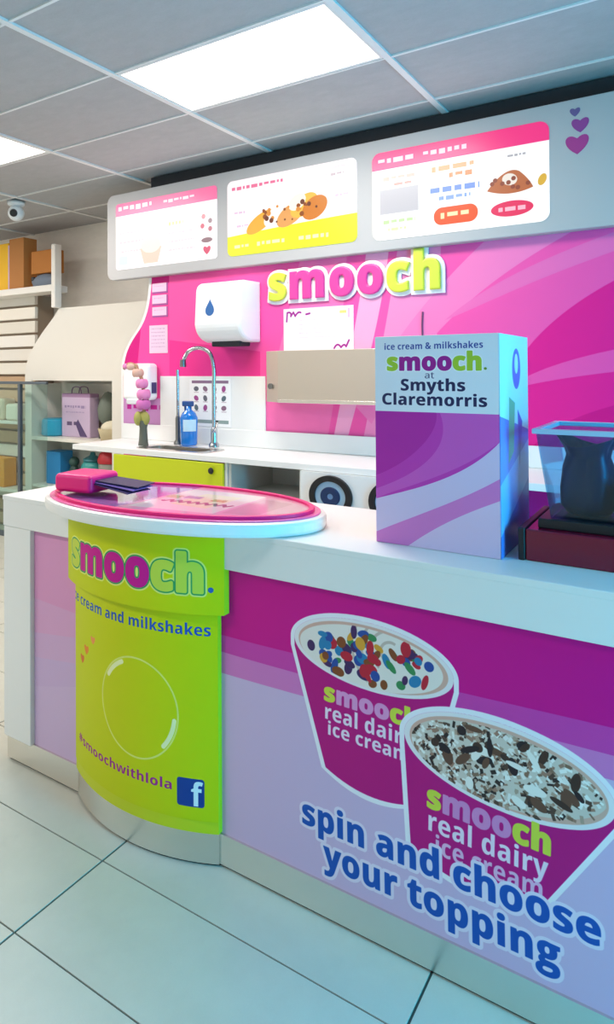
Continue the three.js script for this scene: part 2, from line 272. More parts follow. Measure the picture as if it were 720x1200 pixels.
// oval display top on the counter
{
  const t = thing('oval_display_top', 'oval white and pink display top standing on the counter above the lime column', 'display top', [0.165, HC, -0.105], 0.1);
  const ell = (rx, rz) => { const s = new THREE.Shape(); s.absellipse(0, 0, rx, rz, 0, Math.PI * 2); return s; };
  const slab = (s, d, b, y) => { const g = extrude(s, d, b, 64); g.rotateX(-Math.PI / 2); g.translate(0, y, 0); return g; };
  mesh('rim', slab(ell(0.565, 0.283), 0.022, 0.012, 0.012), M.white, t).userData.label = 'white rounded rim';
  mesh('pink_plate', slab(ell(0.556, 0.275), 0.003, 0.002, 0.046), std(0xf06cae, 0.25), t);
  const ring = ell(0.535, 0.257); const hole = new THREE.Path(); hole.absellipse(0, 0, 0.522, 0.244, 0, Math.PI * 2, true); ring.holes.push(hole);
  mesh('pink_ring', slab(ring, 0.008, 0.002, 0.052), M.hotpink, t).userData.label = 'hot pink raised ring';
  const topTex = canvasTex(1024, 512, (g) => {
    g.fillStyle = '#e9a9c9'; g.fillRect(0, 0, 1024, 512);
    poly(g, [[0, 0], [470, 0], [400, 512], [0, 512]], '#b07cc6'); poly(g, [[60, 120], [430, 60], [380, 380], [90, 420]], '#9a62b8');
    poly(g, [[470, 60], [790, 70], [760, 420], [430, 440]], '#e6d8dc'); poly(g, [[560, 120], [720, 130], [700, 360], [540, 340]], '#e9e2c2');
    poly(g, [[800, 120], [930, 150], [900, 380], [780, 400]], '#d99bb8');
    g.strokeStyle = '#6a5f6a'; g.lineWidth = 14; g.lineJoin = 'round'; g.beginPath(); g.moveTo(480, 290); for (let i = 0; i < 16; i++) g.lineTo(490 + i * 18, 290 + (i % 2 ? -18 : 16)); g.stroke();
    g.fillStyle = '#b7c98a'; g.fillRect(450, 190, 60, 50); g.fillStyle = '#8f9ab8'; g.fillRect(520, 180, 70, 44); g.fillStyle = '#c7b15c'; g.fillRect(640, 200, 60, 40);
  });
  mesh('printed_plate', planarUV(slab(ell(0.52, 0.242), 0.002, 0, 0.0515).rotateX(Math.PI / 2), -0.52, 0.52, -0.242, 0.242).rotateX(-Math.PI / 2), new THREE.MeshPhysicalMaterial({ map: topTex, roughness: 0.15, clearcoat: 1, clearcoatRoughness: 0.05 }), t).userData.label = 'glossy printed plate';
}
// pink wallet with dark leaflets on it
{
  const t = thing('leaflet_wallet', 'hot pink padded wallet with dark leaflets lying on the oval display top', 'wallet', [-0.16, HC + 0.0635, -0.035], 0.12);
  const b = rbox(-0.15, 0.03, 0, 0.068, -0.085, 0.085, 0.018, 3); mesh('pink_cover', b, M.hotpink, t);
  for (let i = 0; i < 3; i++) {
    const g = new THREE.BoxGeometry(0.22, 0.003, 0.12); g.translate(0.11, 0, 0); g.rotateZ(-0.12 + i * 0.02); g.rotateY(-0.12 + i * 0.1); g.translate(-0.01, 0.042 + i * 0.004, 0);
    mesh('leaflet', g, [std(0x2a2058, 0.35), std(0x7a63b4, 0.35), M.navy][i], t);
  }
}

// ---------------------------------------------------------------- display box on the counter
{
  const X0 = 0.94, X1 = 1.307, Y1 = 1.727, ZF = -0.13, ZB = -0.47, W = X1 - X0, H = Y1 - HC;
  const t = thing('display_box', 'tall printed cardboard display box with shop names standing on the counter', 'display box', [X0, HC, ZF]);
  mesh('box', rbox(0, W, 0, H, ZB - ZF, 0, 0.003), M.satin, t);
  const ft = printTex(0, W, 0, H, 1900, (g, X, Y, k) => {
    g.fillStyle = '#e4e6f0'; g.fillRect(0, 0, X(W), Y(0));
    const S = 0.395; g.fillStyle = '#c93fb2'; g.fillRect(0, Y(S), X(W), Y(0) - Y(S));
    const sw = (c, f) => { g.fillStyle = c; g.beginPath(); f(); g.closePath(); g.fill(); };
    sw('#bb2da2', () => { g.moveTo(0, Y(S)); g.lineTo(X(0.19), Y(S)); g.bezierCurveTo(X(0.2), Y(0.33), X(0.1), Y(0.24), 0, Y(0.2)); });
    sw('#d45cc0', () => { g.moveTo(X(0.2), Y(S)); g.lineTo(X(W), Y(S)); g.lineTo(X(W), Y(0.32)); g.bezierCurveTo(X(0.25), Y(0.22), X(0.1), Y(0.18), 0, Y(0.13)); g.lineTo(0, Y(0.16)); g.bezierCurveTo(X(0.15), Y(0.22), X(0.24), Y(0.3), X(0.2), Y(S)); });
    sw('#dcc6e8', () => { g.moveTo(X(W), Y(0.32)); g.bezierCurveTo(X(0.27), Y(0.21), X(0.12), Y(0.17), 0, Y(0.13)); g.lineTo(0, Y(0.03)); g.bezierCurveTo(X(0.14), Y(0.1), X(0.26), Y(0.15), X(W), Y(0.22)); });
    sw('#dc80ca', () => { g.moveTo(X(W), Y(0.22)); g.bezierCurveTo(X(0.26), Y(0.15), X(0.14), Y(0.1), 0, Y(0.03)); g.lineTo(0, Y(0)); g.lineTo(X(0.1), Y(0)); g.bezierCurveTo(X(0.2), Y(0.08), X(0.28), Y(0.12), X(W), Y(0.16)); });
    sw('#e4c8e8', () => { g.moveTo(X(W), Y(0.16)); g.bezierCurveTo(X(0.28), Y(0.12), X(0.2), Y(0.08), X(0.1), Y(0)); g.lineTo(X(W), Y(0)); });
    text(g, 'ice cream & milkshakes', X(0.03), Y(0.579), 0.026 * k, '#3f4a9a', { width: 0.295 * k });
    wordmark(g, X(0.038), Y(0.518), 0.285 * k, 0.068 * k, { lime: '#a8c83a', pink: '#a3218f', halo: '#f4f4f8', haloWidth: 0.15, dot: '#7d9a3a' });
    text(g, 'at', X(0.17), Y(0.494), 0.026 * k, '#3a3566', { align: 'center', weight: 'normal', width: 0.03 * k });
    text(g, 'Smyths', X(0.178), Y(0.458), 0.046 * k, '#2c2a55', { align: 'center', width: 0.195 * k, fat: 0.02 });
    text(g, 'Claremorris', X(0.178), Y(0.415), 0.046 * k, '#2c2a55', { align: 'center', width: 0.315 * k, fat: 0.02 });
  });
  mesh('front_print', planarUV(boxAB(0.001, W - 0.001, 0.001, H - 0.001, 0, 0.0012), 0, W, 0, H), printed(ft, 0.3), t);
  const D = ZF - ZB;
  const st = printTex(0, D, 0, H, 1200, (g, X, Y, k) => {
    g.fillStyle = '#dfe4ee'; g.fillRect(0, 0, X(D), Y(0));
    poly(g, [[0, Y(0.39)], [X(D), Y(0.33)], [X(D), Y(0)], [0, Y(0)]], '#6f7fd0'); poly(g, [[0, Y(0.2)], [X(D), Y(0.3)], [X(D), Y(0.18)], [0, Y(0.06)]], '#9fb0e6');
    g.fillStyle = '#4f6cc0'; g.beginPath(); g.ellipse(X(0.19), Y(0.52), 0.05 * k, 0.06 * k, 0, 0, 7); g.fill(); g.fillStyle = '#dfe4ee'; g.beginPath(); g.ellipse(X(0.19), Y(0.535), 0.022 * k, 0.03 * k, 0, 0, 7); g.fill();
    poly(g, [[X(0.1), Y(0.44)], [X(0.17), Y(0.42)], [X(0.15), Y(0.28)], [X(0.09), Y(0.25)]], '#5fae8a'); poly(g, [[X(0.2), Y(0.4)], [X(0.26), Y(0.36)], [X(0.22), Y(0.22)]], '#4f62c4');
  });
  const sg = planarUV(boxAB(0, D, 0.001, H - 0.001, 0, 0.0012), 0, D, 0, H); sg.rotateY(Math.PI / 2); sg.translate(W, 0, 0);
  mesh('side_print', sg, printed(st, 0.3), t);
}
// orange card behind the display box
tag(mesh('price_card', new RoundedBoxGeometry(0.012, 0.21, 0.15, 1, 0.002), std(0xf0a63c, 0.6)), 'narrow orange card leaning upright against the display box side', 'card').position.set(0.928, HC + 0.106, -0.29);

// ---------------------------------------------------------------- clear bin on maroon base
{
  const t = thing('topping_bin', 'clear plastic topping bin on a maroon base beside the display box', 'topping bin', [1.345, HC, -0.16]);
  mesh('base', rbox(0.018, 0.62, 0, 0.085, -0.34, 0, 0.006), std(0x7d0a2c, 0.22), t).userData.label = 'glossy maroon base';
  mesh('end_cap', rbox(0, 0.018, 0, 0.088, -0.345, 0.004, 0.004), M.black, t);
  mesh('tray', rbox(0.045, 0.61, 0.085, 0.112, -0.33, -0.03, 0.004), M.black, t);
  const clear = new THREE.MeshPhysicalMaterial({ color: 0xd8eefb, roughness: 0.06, transmission: 1, thickness: 0, ior: 1.45 });
  const p = [[0.075, -0.315, 0.605, -0.05, 0.113], [0.045, -0.335, 0.61, -0.02, 0.345]], v = [], th = 0.004;
  const side = (ax, az, bx, bz, cx, cz, dx, dz) => { // wall from two bottom points to two top points, with thickness
    const g = new THREE.BufferGeometry(), n = [bz - az, -(bx - ax)], L = Math.hypot(...n), ox = n[0] / L * th, oz = n[1] / L * th;
    const P = [[ax, 0.113, az], [bx, 0.113, bz], [dx, 0.345, dz], [cx, 0.345, cz]], Q = P.map(([x, y, z]) => [x + ox, y, z + oz]), A = [...P, ...Q].flat();
    g.setAttribute('position', new THREE.Float32BufferAttribute(A, 3)); g.setIndex([0, 1, 2, 0, 2, 3, 4, 6, 5, 4, 7, 6, 0, 4, 5, 0, 5, 1, 3, 2, 6, 3, 6, 7, 0, 3, 7, 0, 7, 4, 1, 5, 6, 1, 6, 2]); const h = g.toNonIndexed(); h.computeVertexNormals(); return h;
  };
  const [a, b] = p;
  mesh('pane', side(a[0], a[3], a[2], a[3], b[0], b[3], b[2], b[3]), clear, t); mesh('pane', side(a[0], a[1], a[0], a[3], b[0], b[1], b[0], b[3]), clear, t);
  mesh('pane', side(a[2], a[1], a[0], a[1], b[2], b[1], b[0], b[1]), clear, t); mesh('pane', side(a[2], a[3], a[2], a[1], b[2], b[3], b[2], b[1]), clear, t);
  mesh('bin_lip', mergeGeometries([rbox(0.035, 0.62, 0.343, 0.357, -0.03, -0.012, 0.003), rbox(0.035, 0.62, 0.343, 0.357, -0.343, -0.325, 0.003), rbox(0.035, 0.053, 0.343, 0.357, -0.325, -0.03, 0.003), rbox(0.602, 0.62, 0.343, 0.357, -0.325, -0.03, 0.003)]), std(0xa9c4dc, 0.25), t);
  const sack = (x, z, r, h, k) => { // crumpled open bag: full belly, pinched neck, flared mouth
    const g = new THREE.LatheGeometry([[0.001, 0], [0.7, 0], [0.95, 0.12], [1, 0.35], [0.9, 0.6], [0.74, 0.76], [0.8, 0.86], [1.02, 1], [0.96, 1], [0.7, 0.84], [0.001, 0.78]].map(([a, b]) => new THREE.Vector2(a * r, b * h)), 40), q = g.attributes.position;
    for (let i = 0; i < q.count; i++) { const X = q.getX(i), Y = q.getY(i), Z = q.getZ(i), a = Math.atan2(Z, X), t = Y / h, n = 1 + (0.03 + 0.06 * t) * Math.sin(a * 5 + k + t * 3) + 0.03 * Math.sin(a * 3 - k); q.setXYZ(i, X * n, Y * (1 + 0.07 * t * Math.sin(a * 2 + k)), Z * n * 0.85); }
    g.computeVertexNormals(); g.translate(x, 0.1125, z); return g;
  };
  const add = (name, label, g, m) => { const o = mesh(name, g, m); o.position.copy(t.position); tag(o, label, 'topping bag', 'bags in the clear bin'); };
  add('topping_bag', 'tall dark navy bag inside the clear bin next to the display box', sack(0.155, -0.16, 0.075, 0.205, 1), std(0x12233f, 0.4));
  add('topping_bag', 'dark teal bag lying low inside the clear bin', sack(0.282, -0.108, 0.045, 0.105, 4), std(0x1d4a6e, 0.35));
  add('topping_bag', 'tall blue bag inside the clear bin', sack(0.325, -0.225, 0.07, 0.20, 7), std(0x2a5f96, 0.35));
  add('topping_bag', 'pale lilac bag in the bottom corner of the clear bin', sack(0.41, -0.115, 0.06, 0.12, 9), std(0x9a8fcf, 0.4));
}

// ---------------------------------------------------------------- back panel, menu board
const ZW = -1.95;
function edgeShape(inset) {
  const s = new THREE.Shape(), i = inset; s.moveTo(-1.998 + i, 0); s.lineTo(2.3 - i, 0); s.lineTo(2.3 - i, 2.95 - i); s.lineTo(-1.69 + i, 2.95 - i); s.lineTo(-1.697 + i, 2.344);
  s.bezierCurveTo(-1.71 + i, 2.15, -1.74 + i, 2.03, -1.83 + i * 1.1, 1.935); s.bezierCurveTo(-1.93 + i, 1.83, -1.995 + i, 1.76, -1.998 + i, 1.58); s.closePath(); return s;
}
{
  const t = thing('backdrop', 'pink printed backdrop with a white wavy edge behind the worktop', 'backdrop', [0, 0, 0]);
  mesh('board', extrude(edgeShape(0), 0.045).translate(0, 0, ZW - 0.048), M.white, t).userData.label = 'white wavy edged board';
  const bt = printTex(-2.0, 2.3, 1.0, 3.0, 440, (g, X, Y, k) => {
    g.fillStyle = '#fa58a6'; g.fillRect(0, 0, X(2.3), Y(1));
    const ray = (a, b, c) => poly(g, [[X(1.75), Y(1.2)], [X(a[0]), Y(a[1])], [X(b[0]), Y(b[1])]], c);
    // swooshes fanning up and left from the lower right
    const arc = (x0, w0, x1, w1, c) => { g.fillStyle = c; g.beginPath(); g.moveTo(X(x0), Y(1)); g.bezierCurveTo(X(x0 + 0.15), Y(1.7), X((x0 + x1) / 2 + 0.1), Y(2.1), X(x1), Y(3)); g.lineTo(X(x1 + w1), Y(3)); g.bezierCurveTo(X((x0 + x1) / 2 + 0.25 + w1 / 2), Y(2.15), X(x0 + w0 + 0.2), Y(1.7), X(x0 + w0), Y(1)); g.fill(); };
    poly(g, [[X(-2), Y(3)], [X(-1.5), Y(3)], [X(-1.5), Y(1)], [X(-2), Y(1)]], '#f74f9f');
    poly(g, [[X(-1.68), Y(2.40)], [X(-1.50), Y(2.40)], [X(-1.50), Y(2.27)], [X(-1.68), Y(2.27)]], '#d91a80');
    poly(g, [[X(-2), Y(1.9)], [X(-1.78), Y(1.98)], [X(-1.83), Y(1.6)], [X(-2), Y(1.6)]], '#d3207f');
    poly(g, [[X(-1.5), Y(1.85)], [X(-0.7), Y(1.75)], [X(-0.7), Y(1.58)], [X(-1.5), Y(1.58)]], '#f03a92');
    arc(-0.75, 0.5, -0.25, 0.28, '#fb74b2'); arc(0.0, 0.35, 0.35, 0.2, '#fb8cbf'); arc(-0.2, 0.08, 0.15, 0.1, '#fda6cc');
    g.fillStyle = '#f97db8'; g.beginPath(); g.moveTo(X(0.1), Y(1.3)); g.bezierCurveTo(X(0.5), Y(1.95), X(0.9), Y(2.2), X(1.5), Y(2.45)); g.lineTo(X(1.0), Y(2.5)); g.bezierCurveTo(X(0.6), Y(2.2), X(0.3), Y(1.9), X(0.0), Y(1.4)); g.fill();
    g.fillStyle = '#ee2188'; g.beginPath(); g.moveTo(X(0.75), Y(1.0)); g.bezierCurveTo(X(0.8), Y(1.7), X(1.1), Y(2.1), X(2.3), Y(2.35)); g.lineTo(X(2.3), Y(1.0)); g.fill();
    g.fillStyle = '#f452a2'; g.beginPath(); g.moveTo(X(0.85), Y(1.5)); g.bezierCurveTo(X(1.1), Y(1.68), X(1.4), Y(1.74), X(2.3), Y(1.86)); g.lineTo(X(2.3), Y(1.7)); g.bezierCurveTo(X(1.4), Y(1.62), X(1.1), Y(1.58), X(0.85), Y(1.5)); g.fill();
    g.fillStyle = '#dc147c'; g.beginPath(); g.moveTo(X(0.9), Y(1.0)); g.bezierCurveTo(X(1.0), Y(1.35), X(1.3), Y(1.5), X(2.3), Y(1.6)); g.lineTo(X(2.3), Y(1.0)); g.fill();
    g.fillStyle = '#f56eb0'; g.beginPath(); g.moveTo(X(0.55), Y(1.9)); g.bezierCurveTo(X(0.8), Y(2.1), X(1.2), Y(2.3), X(2.3), Y(2.5)); g.lineTo(X(2.3), Y(2.42)); g.bezierCurveTo(X(1.2), Y(2.2), X(0.85), Y(2.0), X(0.55), Y(1.9)); g.fill();
    // lilac strip by the sink with magenta marks
    poly(g, [[X(-2), Y(1.42)], [X(-1.55), Y(1.42)], [X(-1.55), Y(1.2)], [X(-2), Y(1.2)]], '#c98fc4'); scribble(g, X(-1.93), Y(1.37), 0.34 * k, 0.05 * k, '#b81a8a');
  });
  mesh('print', planarUV(extrude(edgeShape(0.028), 0.003).translate(0, 0, ZW - 0.003), -2.0, 2.3, 1.0, 3.0), printed(bt, 0.35), t).userData.label = 'pink print with pale swooshes';
}
{
  const t = thing('menu_board', 'long grey menu board with three lit menus above the pink panel', 'menu board', [0, 0, 0]);
  const X0 = -2.07, X1 = 2.3, Y0 = 2.325, Y1 = 2.967;
  const s = roundRect(X1 - X0, Y1 - Y0, 0.06, new THREE.Shape(), X0, Y0);
  mesh('casing', extrude(s, 0.05, 0.006).translate(0, 0, ZW + 0.008), M.frameGrey, t).userData.label = 'pale grey casing with rounded corner';
  const zf = ZW + 0.065;
  const menus = [[-1.977, -1.005, 2.392, 2.895, 0.025], [-0.915, 0.047, 2.392, 2.898, 0.04], [0.147, 1.122, 2.378, 2.892, 0.05]];
  const art = [(g, W, H) => {
    g.fillStyle = '#fdf3f4'; g.fillRect(0, 0, W, H); g.fillStyle = '#f06a9c'; g.fillRect(0, 0, W, H * 0.19); scribble(g, W * 0.03, H * 0.05, W * 0.35, H * 0.08, '#ffe3ec'); scribble(g, W * 0.5, H * 0.07, W * 0.3, H * 0.05, '#ffd5e2');
    for (let i = 0; i < 4; i++) scribble(g, W * 0.04, H * (0.3 + i * 0.14), W * (0.3 + 0.1 * (i % 2)), H * 0.035, '#e9c9cf');
    scribble(g, W * 0.55, H * 0.4, W * 0.14, H * 0.06, '#efe08a'); for (let i = 0; i < 3; i++) scribble(g, W * 0.55, H * (0.55 + i * 0.12), W * 0.25, H * 0.03, '#e6cdd4');
    g.fillStyle = '#ecd0bd'; poly(g, [[W * 0.26, H * 0.72], [W * 0.48, H * 0.72], [W * 0.44, H * 0.95], [W * 0.3, H * 0.95]], '#ecc9b8'); g.fillStyle = '#f3e3d6'; g.beginPath(); g.ellipse(W * 0.37, H * 0.68, W * 0.1, H * 0.12, 0, 0, 7); g.fill();
    g.fillStyle = '#d3e4f3'; g.fillRect(W * 0.03, H * 0.8, W * 0.1, H * 0.13);
    for (const [x, y, c] of [[0.88, 0.4, '#d98a94'], [0.94, 0.47, '#9a7f86'], [0.87, 0.53, '#c9586e'], [0.94, 0.58, '#b86a78']]) { g.fillStyle = c; g.beginPath(); g.arc(W * x, H * y, H * 0.035, 0, 7); g.fill(); }
    g.fillStyle = '#8a6a72'; g.beginPath(); g.ellipse(W * 0.91, H * 0.73, W * 0.05, H * 0.035, 0, 0, 7); g.fill(); heart(g, W * 0.91, H * 0.87, H * 0.12, '#d0506e');
  }, (g, W, H) => {
    g.fillStyle = '#fdeef2'; g.fillRect(0, 0, W, H); g.fillStyle = '#dfe62e'; g.beginPath(); g.moveTo(0, H * 0.74); g.quadraticCurveTo(W * 0.5, H * 0.68, W, H * 0.66); g.lineTo(W, H); g.lineTo(0, H); g.fill();
    scribble(g, W * 0.04, H * 0.09, W * 0.42, H * 0.055, '#e26f93');
    g.strokeStyle = '#b9a6ae'; g.lineWidth = 3; g.beginPath(); g.ellipse(W * 0.87, H * 0.16, W * 0.09, H * 0.09, -0.15, 0, 7); g.stroke(); scribble(g, W * 0.82, H * 0.14, W * 0.1, H * 0.04, '#b9a6ae');
    const wx = [[0.28, 0.6, 0.13, 0.1, '#e0a53c'], [0.4, 0.55, 0.1, 0.11, '#f4e9de'], [0.52, 0.56, 0.12, 0.12, '#d99a5a'], [0.62, 0.47, 0.11, 0.12, '#e8b24a'], [0.7, 0.52, 0.1, 0.13, '#c9782e'], [0.57, 0.42, 0.07, 0.09, '#f6e6d2']];
    for (const [x, y, a, b, c] of wx) { g.fillStyle = c; g.beginPath(); g.ellipse(W * x, H * y, W * a, H * b, -0.5, 0, 7); g.fill(); }
    for (let i = 0; i < 26; i++) { g.fillStyle = ['#8a4a22', '#6a3a2a', '#d1873a'][i % 3]; g.beginPath(); g.arc(W * (0.26 + rnd() * 0.48), H * (0.42 + rnd() * 0.22), W * (0.005 + rnd() * 0.013), 0, 7); g.fill(); }
    for (const [x, y] of [[0.06, 0.42], [0.08, 0.6], [0.85, 0.4]]) scribble(g, W * x, H * y, W * 0.1, H * 0.035, '#d9b7d0');
    for (const x of [0.25, 0.58]) scribble(g, W * x, H * 0.85, W * 0.22, H * 0.06, '#f4f6b0');
    scribble(g, W * 0.06, H * 0.86, W * 0.12, H * 0.05, '#f4f6b0');
  }, (g, W, H) => {
    g.fillStyle = '#fdf6f4'; g.fillRect(0, 0, W, H); g.fillStyle = '#f0327e'; g.fillRect(0, 0, W, H * 0.2); scribble(g, W * 0.04, H * 0.08, W * 0.22, H * 0.06, '#ffc6da'); scribble(g, W * 0.32, H * 0.08, W * 0.25, H * 0.06, '#ffc6da');
    scribble(g, W * 0.07, H * 0.29, W * 0.2, H * 0.05, '#d9b0a4'); scribble(g, W * 0.14, H * 0.37, W * 0.12, H * 0.05, '#e39a92');
    g.fillStyle = '#b9b7bd'; g.fillRect(W * 0.05, H * 0.43, W * 0.24, H * 0.28); scribble(g, W * 0.07, H * 0.78, W * 0.2, H * 0.05, '#b8d19a'); scribble(g, W * 0.1, H * 0.87, W * 0.12, H * 0.04, '#cfd9a4');
    scribble(g, W * 0.37, H * 0.27, W * 0.24, H * 0.07, '#e2a070'); scribble(g, W * 0.47, H * 0.36, W * 0.13, H * 0.06, '#d98a5a');
    scribble(g, W * 0.36, H * 0.5, W * 0.28, H * 0.07, '#6f8fd2'); scribble(g, W * 0.41, H * 0.6, W * 0.18, H * 0.05, '#86a2da');
    g.fillStyle = '#e2562c'; g.beginPath(); g.roundRect(W * 0.38, H * 0.72, W * 0.25, H * 0.19, H * 0.09); g.fill(); scribble(g, W * 0.42, H * 0.78, W * 0.17, H * 0.07, '#fbd9a8');
    scribble(g, W * 0.79, H * 0.28, W * 0.1, H * 0.03, '#a9a3a6');
    g.fillStyle = '#b5653c'; g.beginPath(); g.moveTo(W * 0.68, H * 0.62); g.quadraticCurveTo(W * 0.78, H * 0.38, W * 0.85, H * 0.46); g.quadraticCurveTo(W * 0.9, H * 0.55, W * 0.92, H * 0.64); g.quadraticCurveTo(W * 0.8, H * 0.72, W * 0.68, H * 0.62); g.fill();
    g.fillStyle = '#e8d9cc'; g.beginPath(); g.ellipse(W * 0.8, H * 0.53, W * 0.04, H * 0.06, 0.3, 0, 7); g.fill(); g.fillStyle = '#8a4430'; for (let i = 0; i < 8; i++) { g.beginPath(); g.arc(W * (0.7 + rnd() * 0.2), H * (0.52 + rnd() * 0.12), W * 0.012, 0, 7); g.fill(); }
    g.fillStyle = '#d8a83c'; g.beginPath(); g.ellipse(W * 0.965, H * 0.58, W * 0.02, H * 0.06, 0.4, 0, 7); g.fill();
    g.fillStyle = '#e0355e'; g.beginPath(); g.ellipse(W * 0.81, H * 0.83, W * 0.11, H * 0.08, 0, 0, 7); g.fill(); scribble(g, W * 0.74, H * 0.81, W * 0.14, H * 0.05, '#f6b2bf');
  }];
  const names = ['lit menu with a pink heading and small drawings', 'lit menu with waffles above a yellow band', 'lit menu with a hot pink heading and toppings'];
  menus.forEach(([a, b, c, d, r], i) => {
    const tex = canvasTex(900, Math.round(900 * (d - c) / (b - a)), art[i]), m = new THREE.MeshStandardMaterial({ map: tex, color: 0xa8a8a8, roughness: 0.3, emissive: 0xffffff, emissiveMap: tex, emissiveIntensity: MENU_GLOW });
    mesh('lit_menu', planarUV(extrude(roundRect(b - a, d - c, r, new THREE.Shape(), a, c), 0.004).translate(0, 0, zf - 0.001), a, b, c, d), m, t).userData.label = names[i];
    areaLight(0xfff3f0, MENU_GLOW, b - a, d - c, [(a + b) / 2, (c + d) / 2, zf + 0.006], [(a + b) / 2, (c + d) / 2, 3]);
  });
  const hs = (w) => { const s2 = new THREE.Shape(); s2.moveTo(0, -0.5 * w); s2.bezierCurveTo(-0.9 * w, 0.1 * w, -0.5 * w, 0.75 * w, 0, 0.3 * w); s2.bezierCurveTo(0.5 * w, 0.75 * w, 0.9 * w, 0.1 * w, 0, -0.5 * w); return s2; };
  for (const [x, y, w, c] of [[1.244, 2.905, 0.045, 0x6a5a8c], [1.267, 2.836, 0.075, 0x96408c], [1.252, 2.742, 0.1, 0xb03a86]]) mesh('heart', extrude(hs(w), 0.002).translate(x, y, zf - 0.0015), std(c, 0.4), t);
}

// ---------------------------------------------------------------- things on the pink panel
const font = await new FontLoader().loadAsync('fonts/droid/droid_sans_bold.typeface.json');
{
  const t = thing('wall_lettering', 'raised pink and lime lettering with white outlines on the pink panel', 'lettering', [-0.615, 2.085, ZW]);
  const size = 0.212, sq = 1.0; let at = 0;
  const adv = (c) => font.data.glyphs[c].ha / font.data.resolution * size * 1.07;
  for (const c of 'smooch') {
    const g = new TextGeometry(c, { font, size, depth: 0.012, curveSegments: 6, bevelEnabled: true, bevelSize: 0.009, bevelThickness: 0.006, bevelSegments: 2 }); g.translate(at, 0, 0.02);
    const b = new TextGeometry(c, { font, size, depth: 0.01, curveSegments: 6, bevelEnabled: true, bevelSize: 0.03, bevelThickness: 0.003, bevelSegments: 1 }); b.translate(at, 0, 0.004 + at * 0.0005);
    const l = mesh('letter', g, std('moo'.includes(c) ? 0xe2409a : 0xd5dc45, 0.35), t); mesh('white_outline', b, std(0xfaf0f4, 0.4), l);
    at += adv(c);
  }
  globalThis.letterWidth = at;
}
// paper notice
{
  const tx = canvasTex(640, 350, (g, W, H) => {
    g.fillStyle = '#f7ecf3'; g.fillRect(0, 0, W, H); for (let i = 0; i < 5; i++) scribble(g, 150, 90 + i * 34, 330 - 40 * (i % 2), 9, '#dccbd8');
    g.strokeStyle = '#a42a8e'; g.lineWidth = 15; g.lineJoin = g.lineCap = 'round';
    g.beginPath(); g.moveTo(30, 100); g.lineTo(36, 30); g.quadraticCurveTo(80, 20, 70, 60); g.lineTo(95, 28); g.lineTo(112, 60); g.quadraticCurveTo(140, 20, 165, 34); g.stroke(); g.beginPath(); g.moveTo(215, 50); g.lineTo(250, 44); g.stroke();
    g.beginPath(); g.moveTo(470, 320); g.quadraticCurveTo(500, 270, 530, 315); g.quadraticCurveTo(560, 280, 575, 310); g.lineTo(600, 262); g.stroke();
    g.fillStyle = '#e8d27a'; g.fillRect(520, 34, 60, 22); g.fillStyle = '#eab7d4'; g.fillRect(590, 20, 20, 70);
  });
  const m = mesh('paper_notice', planarUV(boxAB(-0.512, -0.012, 1.735, 2.02, ZW + 0.001, ZW + 0.004), -0.512, -0.012, 1.735, 2.02), printed(tx, 0.8)); tag(m, 'white paper notice with purple handwriting below the raised lettering', 'notice');
}
tag(mesh('thin_wire', tube([[0.423, 1.80, ZW + 0.0045], [0.421, 1.88, ZW + 0.005], [0.425, 1.955, ZW + 0.0045]], 0.005, 12, 6), std(0x7a3f66, 0.5)), 'short dark wire hanging on the pink panel below the last letter', 'wire');
// small pale stickers and notice beside the wavy edge
for (let i = 0; i < 3; i++) {
  const y = 2.235 - i * 0.088, tx = canvasTex(128, 80, (g, W, H) => { g.fillStyle = '#a85a9c'; g.fillRect(0, 0, W, H); g.fillStyle = '#f2c4de'; g.fillRect(0, 0, W - 12, H - 14); scribble(g, 14, 20, 80, 9, '#e3a3cc'); });
  tag(mesh('wall_sticker', planarUV(boxAB(-1.665, -1.51, y - 0.038, y + 0.038, ZW + 0.001, ZW + 0.003), -1.665, -1.51, y - 0.038, y + 0.038), printed(tx, 0.6)), ['topmost', 'middle', 'lowest'][i] + ' pale pink sticker in the column of three beside the wavy edge', 'sticker', 'stickers by the wavy edge');
}
{
  const tx = canvasTex(128, 170, (g, W, H) => { g.fillStyle = '#e6c7de'; g.fillRect(0, 0, W, H); for (let i = 0; i < 6; i++) scribble(g, 14, 18 + i * 22, 96, 7, '#c9a2c4'); });
  tag(mesh('small_notice', planarUV(boxAB(-1.695, -1.515, 1.755, 1.962, ZW + 0.001, ZW + 0.003), -1.695, -1.515, 1.755, 1.962), printed(tx, 0.7)), 'small pale lilac notice under the column of stickers', 'notice');
}
